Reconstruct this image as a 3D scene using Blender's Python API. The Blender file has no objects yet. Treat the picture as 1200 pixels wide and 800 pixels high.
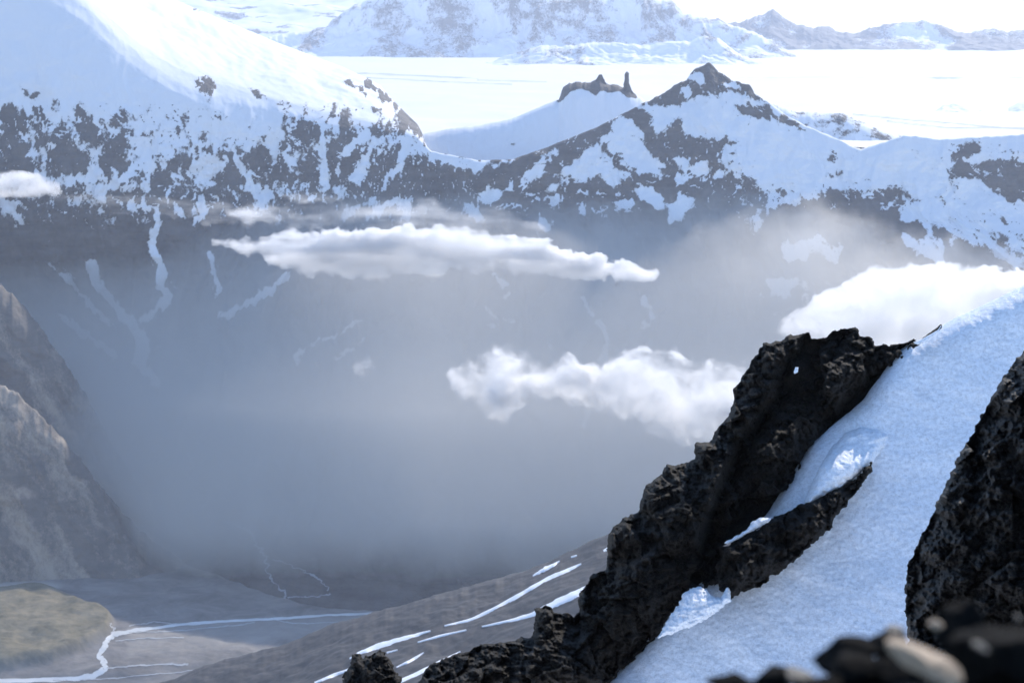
import bpy, bmesh, math, random
import numpy as np
from mathutils import Vector, Matrix, noise as mnoise

random.seed(7)
sc = bpy.context.scene
COL = sc.collection

# ------------------------------------------------------------------ camera geometry
W0, H0 = 1200.0, 800.0
HFOV = math.radians(30.0)
F = W0 / 2 / math.tan(HFOV / 2)
HORIZON = 8.0
PIT = math.atan((H0 / 2 - HORIZON) / F)
CP, SP = math.cos(PIT), math.sin(PIT)

def at(px, py, Y):
    """point of the world seen at (px,py) of the photograph, Y metres ahead"""
    px, py, Y = np.asarray(px, float), np.asarray(py, float), np.asarray(Y, float)
    x, y = (px - W0 / 2) / F, (H0 / 2 - py) / F
    ry, rz = CP + y * SP, -SP + y * CP
    return x / ry * Y, Y + 0 * x, rz / ry * Y

def zat(py, Y):
    y = (H0 / 2 - np.asarray(py, float)) / F
    return (-SP + y * CP) / (CP + y * SP) * Y

def proj(X, Y, Z):
    d = Y * CP - Z * SP
    return W0 / 2 + F * X / d, H0 / 2 - F * (Y * SP + Z * CP) / d

# ------------------------------------------------------------------ noise
_r = np.random.RandomState(11)
_P = _r.permutation(4096)
_A = _r.rand(4096) * 2 * math.pi
_G = np.stack([np.cos(_A), np.sin(_A)], 1)

def _h(i, j, s=0):
    return _P[(i + _P[(j + s * 131) & 4095]) & 4095]

def gn(x, y, s=0):
    xi, yi = np.floor(x).astype(np.int64), np.floor(y).astype(np.int64)
    fx, fy = x - xi, y - yi
    u = fx * fx * fx * (fx * (fx * 6 - 15) + 10)
    v = fy * fy * fy * (fy * (fy * 6 - 15) + 10)
    def g(a, b):
        k = _h(xi + a, yi + b, s)
        return _G[k, 0] * (fx - a) + _G[k, 1] * (fy - b)
    n0 = g(0, 0) + u * (g(1, 0) - g(0, 0))
    n1 = g(0, 1) + u * (g(1, 1) - g(0, 1))
    return (n0 + v * (n1 - n0)) * 1.5

def fbm(x, y, oct=5, s=0, gain=0.5, lac=2.07):
    a, t, f = 1.0, 0, 1.0
    for k in range(oct):
        t = t + a * gn(x * f + 17.3 * k, y * f - 9.1 * k, s + k)
        a *= gain; f *= lac
    return t

def ridged(x, y, oct=5, s=0, gain=0.5):
    a, t, f = 1.0, 0, 1.0
    for k in range(oct):
        n = 1 - np.abs(gn(x * f + 5.7 * k, y * f + 3.3 * k, s + k)) * 1.6
        t = t + a * n; a *= gain; f *= 2.1
    return t

def facets(x, y, s=0, tilt=0.7):
    """worley cells, each a tilted plane: broken blocky rock"""
    xi, yi = np.floor(x).astype(np.int64), np.floor(y).astype(np.int64)
    best = np.full(x.shape, 9.0); val = np.zeros(x.shape); sec = np.full(x.shape, 9.0)
    for a in (-1, 0, 1):
        for b in (-1, 0, 1):
            k = _h(xi + a, yi + b, s)
            cx = xi + a + 0.5 + _G[k, 0] * 0.42
            cy = yi + b + 0.5 + _G[(k * 7 + 3) & 4095, 1] * 0.42
            dx, dy = x - cx, y - cy
            d = dx * dx + dy * dy
            k2 = (k * 13 + 5) & 4095
            v = _G[k2, 0] * 0.5 + tilt * (_G[k2, 1] * dx + _G[(k2 * 3 + 1) & 4095, 0] * dy)
            m = d < best
            sec = np.where(m, best, np.minimum(sec, d))
            val = np.where(m, v, val); best = np.where(m, d, best)
    return val, np.sqrt(sec) - np.sqrt(best)

def smooth01(a, b, x):
    t = np.clip((x - a) / (b - a), 0, 1)
    return t * t * (3 - 2 * t)

# ------------------------------------------------------------------ scene helpers
def tag(o, label=None, cat=None, group=None, kind=None):
    if label: o['label'] = label
    if cat: o['category'] = cat
    if group: o['group'] = group
    if kind: o['kind'] = kind
    return o

def mesh_obj(name, V, Fq, mat, smooth=True, attrs=None, tri=None):
    me = bpy.data.meshes.new(name)
    V = np.asarray(V, np.float32)
    faces = [np.asarray(f, np.int32) for f in (Fq, tri) if f is not None and len(f)]
    nloops = sum(f.size for f in faces); npol = sum(len(f) for f in faces)
    me.vertices.add(len(V)); me.vertices.foreach_set('co', V.ravel())
    me.loops.add(nloops); me.polygons.add(npol)
    li = np.concatenate([f.ravel() for f in faces])
    sizes = np.concatenate([np.full(len(f), f.shape[1], np.int32) for f in faces])
    starts = np.concatenate([[0], np.cumsum(sizes)[:-1]]).astype(np.int32)
    me.loops.foreach_set('vertex_index', li)
    me.polygons.foreach_set('loop_start', starts)
    me.polygons.foreach_set('use_smooth', np.full(npol, smooth))
    for k, v in (attrs or {}).items():
        a = me.attributes.new(k, 'FLOAT', 'POINT')
        a.data.foreach_set('value', np.asarray(v, np.float32).ravel())
    me.update(calc_edges=True); me.validate()
    me.materials.append(mat)
    o = bpy.data.objects.new(name, me); COL.objects.link(o)
    return o

def grid_faces(nr, nc, keep=None):
    i = np.arange(nr * nc).reshape(nr, nc)
    q = np.stack([i[:-1, :-1], i[:-1, 1:], i[1:, 1:], i[1:, :-1]], -1)
    if keep is not None: q = q[keep]
    return q.reshape(-1, 4)

# ------------------------------------------------------------------ materials
def new_mat(name):
    m = bpy.data.materials.new(name); m.use_nodes = True
    nt = m.node_tree; nt.nodes.clear()
    out = nt.nodes.new('ShaderNodeOutputMaterial')
    return m, nt, out

class NT:
    def __init__(s, nt): s.nt = nt
    def n(s, t, **kw):
        o = s.nt.nodes.new(t)
        for k, v in kw.items(): setattr(o, k, v)
        return o
    def l(s, a, b): s.nt.links.new(a, b)
    def noise(s, scale, detail=6, rough=0.6, vec=None, dist=0.0):
        t = s.n('ShaderNodeTexNoise'); t.inputs['Scale'].default_value = scale
        t.inputs['Detail'].default_value = detail; t.inputs['Roughness'].default_value = rough
        t.inputs['Distortion'].default_value = dist
        if vec is not None: s.l(vec, t.inputs['Vector'])
        return t.outputs['Fac']
    def math(s, op, a, b=None, clamp=False):
        m = s.n('ShaderNodeMath', operation=op, use_clamp=clamp)
        for i, v in enumerate((a, b)):
            if v is None: continue
            if isinstance(v, (int, float)): m.inputs[i].default_value = v
            else: s.l(v, m.inputs[i])
        return m.outputs[0]
    def ramp(s, fac, stops):
        r = s.n('ShaderNodeValToRGB'); e = r.color_ramp.elements
        while len(e) < len(stops): e.new(0.5)
        for k, (p, c) in zip(e, stops):
            k.position = p; k.color = (c, c, c, 1) if isinstance(c, float) else (*c, 1)
        s.l(fac, r.inputs['Fac']); return r.outputs['Color']
    def mix(s, fac, a, b):
        m = s.n('ShaderNodeMix', data_type='RGBA')
        for k, v in ((0, fac), (6, a), (7, b)):
            if isinstance(v, (int, float)): m.inputs[k].default_value = v
            elif isinstance(v, tuple): m.inputs[k].default_value = (*v, 1)
            else: s.l(v, m.inputs[k])
        return m.outputs[2]
    def pos(s): return s.n('ShaderNodeNewGeometry').outputs['Position']
    def bump(s, h, strength, dist):
        b = s.n('ShaderNodeBump'); b.inputs['Strength'].default_value = strength
        b.inputs['Distance'].default_value = dist; s.l(h, b.inputs['Height']); return b.outputs['Normal']
    def bsdf(s, col, rough, normal=None, spec=0.3):
        b = s.n('ShaderNodeBsdfPrincipled')
        if isinstance(col, tuple): b.inputs['Base Color'].default_value = (*col, 1)
        else: s.l(col, b.inputs['Base Color'])
        if isinstance(rough, (int, float)): b.inputs['Roughness'].default_value = rough
        else: s.l(rough, b.inputs['Roughness'])
        b.inputs['Specular IOR Level'].default_value = spec
        if normal is not None: s.l(normal, b.inputs['Normal'])
        return b.outputs[0]

SNOW = (0.84, 0.85, 0.87)

def terrain_mat(name, rock_a, rock_b, rock_scale, bump_d, edge=0.10, edge_scale=0.06, snowcol=SNOW):
    """rock and snow mixed by the vertex attribute 'snow' with a ragged edge"""
    m, nt, out = new_mat(name); k = NT(nt)
    p = k.pos()
    a = k.n('ShaderNodeAttribute'); a.attribute_name = 'snow'
    mp = k.n('ShaderNodeMapping'); mp.inputs['Scale'].default_value = (1, 1, .75); k.l(p, mp.inputs['Vector'])
    ns = k.noise(edge_scale, 8, 0.72, mp.outputs[0])
    n3 = k.noise(edge_scale * 4.3, 5, 0.7, mp.outputs[0])
    f = k.math('ADD', a.outputs['Fac'], k.math('MULTIPLY', k.math('SUBTRACT', ns, 0.5), 1.1))
    f = k.math('ADD', f, k.math('MULTIPLY', k.math('SUBTRACT', n3, 0.5), 0.7))
    f = k.ramp(f, [(0.5 - edge, 0.0), (0.5 + edge, 1.0)])
    mb = k.n('ShaderNodeMapping'); mb.inputs['Scale'].default_value = (.35, .35, 3.2); mb.inputs['Rotation'].default_value = (0.05, 0.09, 0); k.l(p, mb.inputs['Vector'])
    t = k.math('ADD', k.math('MULTIPLY', k.noise(rock_scale, 8, 0.65, p), .55), k.math('MULTIPLY', k.noise(rock_scale * 1.5, 7, .65, mb.outputs[0], .3), .45))
    rc = k.mix(k.ramp(t, [(0.36, 0.0), (0.64, 1.0)]), rock_a, rock_b)
    col = k.mix(f, rc, snowcol)
    nb = k.noise(rock_scale * 2.5, 8, 0.6, p)
    h = k.math('MULTIPLY', nb, k.math('SUBTRACT', 1.15, f))
    k.l(k.bsdf(col, 0.75, k.bump(h, 0.7, bump_d), 0.2), out.inputs['Surface'])
    return m

def snow_mat(name, scale, bump_d, dirt=0.0, SNOW=SNOW):
    m, nt, out = new_mat(name); k = NT(nt); p = k.pos()
    n1 = k.noise(scale, 8, 0.62, p); n2 = k.noise(scale * 6, 4, 0.6, p)
    h = k.math('ADD', n1, k.math('MULTIPLY', n2, 0.35))
    col = SNOW
    if dirt:
        d = k.ramp(k.noise(scale * 1.7, 10, 0.72, p), [(0.56, 0.0), (0.74, 1.0)])
        d2 = k.ramp(k.noise(scale * .22, 7, 0.6, p), [(0.42, 0.15), (0.62, 1.0)])
        col = k.mix(k.math('MULTIPLY', k.math('MULTIPLY', d, d2), dirt), SNOW, (0.30, 0.32, 0.36))
    if dirt:
        g = k.ramp(k.math('ADD', k.noise(scale * 1.2, 6, .75, p), k.math('MULTIPLY', k.noise(scale * 4.5, 3, .7, p), .5)), [(.60, .72), (.84, 1.0)])
        mm = k.n('ShaderNodeMix', data_type='RGBA'); mm.blend_type = 'MULTIPLY'; mm.inputs[0].default_value = 1.0
        k.l(col, mm.inputs[6]); k.l(g, mm.inputs[7]); col = mm.outputs[2]
    k.l(k.bsdf(col, 0.55, k.bump(h, 0.8, bump_d), 0.3), out.inputs['Surface'])
    return m

def rock_mat(name, a, b, scale, bump_d, rough=0.8, spec=0.25, speck=0.0):
    m, nt, out = new_mat(name); k = NT(nt); p = k.pos()
    t = k.noise(scale, 9, 0.7, p)
    col = k.mix(k.ramp(t, [(0.32, 0.0), (0.68, 1.0)]), a, b)
    if speck:
        v = k.ramp(k.noise(scale * 9, 3, 0.6, p), [(0.66, 0.0), (0.74, 1.0)])
        col = k.mix(k.math('MULTIPLY', v, speck), col, (0.22, 0.20, 0.18))
    vo = k.n('ShaderNodeTexVoronoi'); vo.inputs['Scale'].default_value = scale * 3; k.l(p, vo.inputs['Vector'])
    h = k.math('ADD', k.noise(scale * 3, 8, 0.7, p), k.math('MULTIPLY', vo.outputs['Distance'], 0.5))
    k.l(k.bsdf(col, rough, k.bump(h, 1.0, bump_d), spec), out.inputs['Surface'])
    return m

def volume_mat(name, density, color=(1, 1, 1), aniso=0.5, noise=None):
    m, nt, out = new_mat(name); k = NT(nt)
    v = k.n('ShaderNodeVolumePrincipled')
    v.inputs['Color'].default_value = (*color, 1)
    v.inputs['Density'].default_value = density
    v.inputs['Anisotropy'].default_value = aniso
    if noise:
        (sx, sy, sz), lo, hi, det = noise
        mp = k.n('ShaderNodeMapping'); mp.inputs['Scale'].default_value = (sx, sy, sz)
        tc = k.n('ShaderNodeTexCoord'); k.l(tc.outputs['Object'], mp.inputs['Vector'])
        t = k.noise(1.0, det, 0.68, mp.outputs[0], 0.5)
        mp2 = k.n('ShaderNodeMapping'); mp2.inputs['Scale'].default_value = (sx * 3.7, sy * 3.7, sz * 3.2); k.l(tc.outputs['Object'], mp2.inputs['Vector'])
        t2 = k.noise(1.0, 5, 0.65, mp2.outputs[0], 0.8)
        t = k.math('ADD', t, k.math('MULTIPLY', k.math('SUBTRACT', t2, 0.5), 0.52))
        f = k.ramp(t, [(lo, 0.0), (lo * .60 + hi * .40, 0.07), (lo * .25 + hi * .75, 0.38), (hi, 1.0)])
        k.l(k.math('MULTIPLY', f, density), v.inputs['Density'])
    k.l(v.outputs[0], out.inputs['Volume'])
    if noise: m.cycles.volume_step_rate = 0.2
    return m

# ------------------------------------------------------------------ curve sheets
def curve(px, pts, sm=0):
    pts = np.array(pts, float)
    return [np.interp(px, pts[:, 0], pts[:, j]) for j in range(1, pts.shape[1])]

def box1(a, n):
    if n < 1: return a
    k = np.ones(2 * n + 1) / (2 * n + 1)
    return np.convolve(np.pad(a, n, mode='edge'), k, mode='valid')

def pchip(y, n_per):
    """monotone cubic through rows y[k] (K x cols) -> stacked rows"""
    K = len(y); d = np.diff(y, axis=0)
    m = np.zeros_like(y)
    for i in range(1, K - 1):
        a, b = d[i - 1], d[i]
        with np.errstate(divide='ignore', invalid='ignore'):
            h = np.where(a * b > 0, 2 * a * b / (a + b), 0)
        m[i] = h
    m[0], m[-1] = d[0], d[-1]
    rows = []
    for i in range(K - 1):
        n = n_per[i]
        for j in range(n + (i == K - 2)):
            t = j / n
            h00, h10 = 2 * t**3 - 3 * t**2 + 1, t**3 - 2 * t**2 + t
            h01, h11 = -2 * t**3 + 3 * t**2, t**3 - t**2
            rows.append(h00 * y[i] + h10 * m[i] + h01 * y[i + 1] + h11 * m[i + 1])
    return np.array(rows)

class Sheet:
    """a terrain sheet through key curves given as (py, Y) per column; columns keep their bearing"""
    def __init__(s, px, curves, n_per, vs=None):
        s.px = px
        Y = np.array([c[1] for c in curves]); Z = np.array([zat(c[0], c[1]) for c in curves])
        s.Y = pchip(Y, n_per); s.Z = pchip(Z, n_per)
        s.v = pchip(np.array(vs if vs else range(len(curves)), float)[:, None] * np.ones(len(px)), n_per)
        s.fix()
    def fix(s):
        d = s.Y * CP - s.Z * SP
        s.X = (s.px[None, :] - W0 / 2) / F * d
        s.PX, s.PY = proj(s.X, s.Y, s.Z)
    def verts(s): return np.stack([s.X, s.Y, s.Z], -1).reshape(-1, 3)
    def build(s, name, mat, attrs=None, smooth=True):
        o = mesh_obj(name, s.verts(), grid_faces(*s.X.shape), mat, smooth, attrs)
        return o
    def hit(s, px, py):
        """nearest visible point of the sheet at a photo position"""
        c = (px - s.px[0]) / (s.px[1] - s.px[0])
        c0 = int(np.clip(math.floor(c), 0, len(s.px) - 2)); f = min(max(c - c0, 0), 1)
        yy = s.PY[:, c0] * (1 - f) + s.PY[:, c0 + 1] * f
        Yc = s.Y[:, c0] * (1 - f) + s.Y[:, c0 + 1] * f
        Zc = s.Z[:, c0] * (1 - f) + s.Z[:, c0 + 1] * f
        sg = (yy[:-1] - py) * (yy[1:] - py) <= 0
        idx = np.nonzero(sg)[0]
        if len(idx) == 0:
            i = int(np.argmin(np.abs(yy - py))); Yv, Zv = Yc[i], Zc[i]
        else:
            i = idx[np.argmin(Yc[idx])]
            t = (py - yy[i]) / (yy[i + 1] - yy[i] + 1e-9)
            Yv, Zv = Yc[i] + t * (Yc[i + 1] - Yc[i]), Zc[i] + t * (Zc[i + 1] - Zc[i])
        return (px - W0 / 2) / F * (Yv * CP - Zv * SP), Yv, Zv

# ------------------------------------------------------------------ polygons in the photograph's frame (used only to shape outlines and snow fields)
def inside(px, py, poly):
    c = np.zeros(px.shape, bool); n = len(poly)
    for i in range(n):
        x0, y0 = poly[i]; x1, y1 = poly[(i + 1) % n]
        if y0 == y1: continue
        c ^= ((y0 > py) != (y1 > py)) & (px < (x1 - x0) * (py - y0) / (y1 - y0) + x0)
    return c

def seg_dist(px, py, pts, closed=False):
    d = np.full(px.shape, 1e9); n = len(pts)
    for i in range(n if closed else n - 1):
        x0, y0 = pts[i][:2]; x1, y1 = pts[(i + 1) % n][:2]
        vx, vy = x1 - x0, y1 - y0; L = vx * vx + vy * vy + 1e-9
        t = np.clip(((px - x0) * vx + (py - y0) * vy) / L, 0, 1)
        d = np.minimum(d, np.hypot(px - x0 - t * vx, py - y0 - t * vy))
    return d

def sdf(px, py, poly):
    d = seg_dist(px, py, poly, True)
    return np.where(inside(px, py, poly), d, -d)

def lens(name, poly, Yfun, step, front, back, mat, jag=0.0, jag_s=30.0, detail=None, holes=(), smooth=True, seed=0):
    """closed solid with the given outline: front(d,px,py), back(d,px,py) are half thicknesses in metres, d = distance from the rim in px"""
    P = np.array(poly, float)
    x0, y0 = P.min(0) - 3 * step - jag; x1, y1 = P.max(0) + 3 * step + jag
    gx, gy = np.meshgrid(np.arange(x0, x1, step), np.arange(y0, y1, step))
    def field(x, y):
        d = sdf(x, y, poly)
        for h in holes: d = np.minimum(d, -sdf(x, y, h))
        if jag: d = d + jag * fbm(x / jag_s, y / jag_s, 5, seed, 0.6)
        return d
    d = field(gx, gy)
    ins = d > 0
    cell = ins[:-1, :-1] | ins[1:, :-1] | ins[:-1, 1:] | ins[1:, 1:]
    gyy, gxx = np.gradient(d, step)
    g2 = np.maximum(gxx**2 + gyy**2, 0.15)
    mv = np.where(d < 0, np.clip(-d, 0, 1.6 * step), 0) / g2
    gx2, gy2 = gx + gxx * mv, gy + gyy * mv
    dd = np.maximum(d, 0)
    Yc = Yfun(gx2, gy2)
    det = detail(gx2, gy2, dd) if detail else 0
    Yf = Yc - front(dd, gx2, gy2) - det * smooth01(0, 5 * step, dd)
    Yb = Yc + back(dd, gx2, gy2)
    used = np.zeros(d.shape, bool)
    for a in (slice(None, -1), slice(1, None)):
        for b in (slice(None, -1), slice(1, None)): used[a, b] |= cell
    rim = used & (dd <= 0)
    idx = -np.ones(d.shape, int); idx[used] = np.arange(used.sum())
    nf = used.sum()
    bi = idx.copy(); ub = used & ~rim; bi[ub] = nf + np.arange(ub.sum())
    Xf, _, Zf = at(gx2, gy2, Yf); Xb, _, Zb = at(gx2, gy2, Yb)
    V = np.concatenate([np.stack([Xf, Yf, Zf], -1)[used], np.stack([Xb, Yb, Zb], -1)[ub]])
    def quads(i): return np.stack([i[:-1, :-1], i[1:, :-1], i[1:, 1:], i[:-1, 1:]], -1)[cell]
    qf, qb = quads(idx), quads(bi)[:, ::-1]
    same = np.sort(qf, 1) == np.sort(qb, 1)
    deg = same.all(1)
    return mesh_obj(name, V, np.concatenate([qf[~deg], qb[~deg]]), mat, smooth)

# ------------------------------------------------------------------ render settings, sky, sun, camera
SUN_AZ, SUN_EL = math.radians(25), math.radians(32)
w = bpy.data.worlds.new('World'); sc.world = w; w.use_nodes = True
wn = w.node_tree; bg = wn.nodes['Background']
sky = wn.nodes.new('ShaderNodeTexSky'); sky.sky_type = 'NISHITA'; sky.sun_disc = False
sky.sun_elevation = SUN_EL; sky.sun_rotation = SUN_AZ; sky.altitude = 1200
sky.air_density = 1.0; sky.dust_density = 0.0; sky.ozone_density = 2.3
ks = NT(wn); tcw = ks.n('ShaderNodeTexCoord'); sx_ = ks.n('ShaderNodeSeparateXYZ'); ks.l(tcw.outputs['Generated'], sx_.inputs[0])
mpw = ks.n('ShaderNodeMapping'); mpw.inputs['Scale'].default_value = (5, 5, 70); ks.l(tcw.outputs['Generated'], mpw.inputs['Vector'])
nw = ks.ramp(ks.noise(1.0, 6, .6, mpw.outputs[0], .5), [(.30, 0.75), (.68, 1.0)])
lowband = ks.ramp(sx_.outputs['Z'], [(.06, 1.0), (.14, 0.0)])
cw = ks.mix(ks.math('MULTIPLY', nw, lowband), sky.outputs[0], (3.05, 2.98, 2.85))   # thin bank of cirrus low in the sky
wn.links.new(cw, bg.inputs[0]); bg.inputs[1].default_value = 0.15

sd = Vector((math.cos(SUN_EL) * math.sin(SUN_AZ), math.cos(SUN_EL) * math.cos(SUN_AZ), math.sin(SUN_EL)))
sl = bpy.data.lights.new('sun', 'SUN'); sl.energy = 2.4; sl.angle = math.radians(0.5); sl.color = (1.0, 0.90, 0.77)
so = bpy.data.objects.new('sun', sl); COL.objects.link(so)
so.rotation_euler = sd.to_track_quat('Z', 'Y').to_euler(); so.location = (0, 0, 3000)

cam = bpy.data.cameras.new('camera'); co = bpy.data.objects.new('camera', cam); COL.objects.link(co)
cam.sensor_width = 36; cam.angle = HFOV; cam.clip_start = 0.1; cam.clip_end = 120000
co.rotation_euler = (math.pi / 2 - PIT, 0, 0); sc.camera = co
cam.dof.use_dof = True; cam.dof.focus_distance = 70; cam.dof.aperture_fstop = 2.0

sc.view_settings.view_transform = 'Standard'; sc.view_settings.look = 'None'
sc.view_settings.gamma = 1.0; sc.view_settings.exposure = 1.02
cy = sc.cycles
cy.use_denoising = True; cy.max_bounces = 8; cy.diffuse_bounces = 3; cy.volume_bounces = 5
cy.volume_step_rate = 1.0; cy.volume_max_steps = 256; cy.sample_clamp_indirect = 6.0

# ------------------------------------------------------------------ terrain: the valley
FLOOR = float(zat(722, 4020))
PLAT = -432.0
def pyof(z, Y):
    r = z / Y
    return H0 / 2 - F * (r * CP + SP) / (CP - r * SP)

class Raster:
    """field in the photograph's frame, sampled at terrain points to place snow fields"""
    def __init__(s, x0, x1, y0, y1):
        s.x0, s.y0 = x0, y0
        s.gx, s.gy = np.meshgrid(np.arange(x0, x1 + 1.0), np.arange(y0, y1 + 1.0))
        s.a = np.zeros(s.gx.shape)
    def poly(s, pts, val):
        P = np.array(pts); i0 = max(int(P[:, 1].min() - s.y0) - 1, 0); i1 = int(P[:, 1].max() - s.y0) + 2
        j0 = max(int(P[:, 0].min() - s.x0) - 1, 0); j1 = int(P[:, 0].max() - s.x0) + 2
        sl = (slice(i0, i1), slice(j0, j1)); m = inside(s.gx[sl], s.gy[sl], pts)
        s.a[sl] = np.where(m, val, s.a[sl])
    def stroke(s, pts, width, val):
        P = np.array([p[:2] for p in pts]); q = width * 2 + 2
        i0 = max(int(P[:, 1].min() - s.y0 - q), 0); i1 = int(P[:, 1].max() - s.y0 + q)
        j0 = max(int(P[:, 0].min() - s.x0 - q), 0); j1 = int(P[:, 0].max() - s.x0 + q)
        sl = (slice(i0, i1), slice(j0, j1))
        d = seg_dist(s.gx[sl], s.gy[sl], pts)
        f = smooth01(width * 0.5 + 1.2, width * 0.5 - 1.2, d)
        s.a[sl] = s.a[sl] * (1 - f) + val * f
    def blur(s, n):
        k = np.ones(2 * n + 1) / (2 * n + 1)
        for _ in range(2):
            for ax in (0, 1):
                s.a = np.apply_along_axis(lambda v: np.convolve(np.pad(v, n, mode='edge'), k, mode='valid'), ax, s.a)
    def at(s, px, py):
        x = np.clip(px - s.x0, 0, s.a.shape[1] - 1.001); y = np.clip(py - s.y0, 0, s.a.shape[0] - 1.001)
        i, j = y.astype(int), x.astype(int); fy, fx = y - i, x - j
        a = s.a
        return (a[i, j] * (1 - fx) + a[i, j + 1] * fx) * (1 - fy) + (a[i + 1, j] * (1 - fx) + a[i + 1, j + 1] * fx) * fy

# ---- the main mountain wall, from the valley floor to the crest and down its far side
px = np.arange(-400, 1601, 1.5)
lefts = smooth01(420, 40, px)
Y0 = 4030 + 620 * lefts
C0 = (pyof(FLOOR - 15, Y0), Y0)
one = np.ones_like(px)
C1 = (one * 605, 4350 + 500 * lefts)
C2 = (one * 480, 4720 + 400 * lefts)
C3 = (one * 340, 5030 + 250 * lefts)
brow = [(-400, -250, 6000), (0, -60, 5660), (110, 0, 5600), (140, 36, 5580), (170, 62, 5570), (225, 88, 5570), (250, 103, 5570),
        (300, 112, 5600), (350, 122, 5570), (380, 135, 5550), (430, 143, 5540), (470, 150, 5520), (490, 160, 5480),
        (505, 177, 5440), (560, 188, 5400), (600, 187, 5400), (640, 173, 5440), (700, 149, 5500), (750, 123, 5560),
        (765, 116, 5570), (778, 108, 5590), (790, 101, 5600), (803, 94, 5620), (815, 82, 5640), (822, 76, 5645), (829, 73, 5640), (837, 78, 5636),
        (842, 84, 5630), (850, 89, 5625), (862, 95, 5615), (880, 102, 5600), (884, 110, 5595), (900, 119, 5585), (920, 134, 5572), (945, 148, 5560),
        (975, 160, 5550), (1000, 172, 5545), (1010, 175, 5545), (1025, 170, 5548), (1045, 164, 5552), (1060, 159, 5556),
        (1080, 160, 5558), (1100, 163, 5558), (1140, 161, 5555), (1200, 157, 5550), (1600, 140, 5540)]
b5, Y5 = curve(px, brow)
sm_ = smooth01(500, 440, px)
b5 = b5 * (1 - sm_) + box1(box1(b5, 22), 22) * sm_; Y5 = Y5 * (1 - sm_) + box1(box1(Y5, 22), 22) * sm_
jag = fbm(px / 9, px * 0 + 3.3, 4, 5) * np.interp(px, [490, 500, 750, 760, 885, 900, 1000, 1020, 1600], [0, .4, .4, 2.0, 2.0, .8, .5, .9, .9])
b5 = b5 + jag
C5 = (b5, Y5)
z5 = zat(b5, Y5); tg = np.interp(px, [-400, 380, 480, 1600], [1.25, 1.15, .92, .92])
Y4 = np.maximum((Y5 - z5 / tg) / (1 + .0956 / tg), 5150)
C4 = (one * 232, box1(box1(Y4, 25), 25) + 30 * lefts)
dome = [(-400, -200, 6800), (0, -75, 6700), (120, -35, 6600), (205, 0, 6500), (260, 23, 6450), (330, 52, 6400),
        (400, 78, 6300), (430, 92, 6250), (445, 100, 6200), (465, 122, 6050), (480, 137, 5900), (492, 148, 5750)]
d6, D6 = curve(px, dome)
k = smooth01(488, 506, px)
C6 = (d6 * (1 - k) + (b5 + 9) * k, D6 * (1 - k) + (Y5 + 45) * k)
Y7 = np.where(px < 490, C6[1] + 700, Y5 + 420)
C7 = (pyof(-560.0, Y7), Y7)
drop = np.interp(px, [-400, 330, 480, 1600], [80, 60, 26, 26]); dY5 = np.interp(px, [-400, 330, 480, 1600], [125, 90, 36, 36])
C45 = (pyof(z5 - drop, Y5 - dY5), Y5 - dY5)
wall = Sheet(px, [C0, C1, C2, C3, C4, C45, C5, C6, C7], [60, 85, 105, 95, 135, 22, 95, 14], [0, 1, 2, 3, 4, 4.85, 5, 6, 7])

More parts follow.
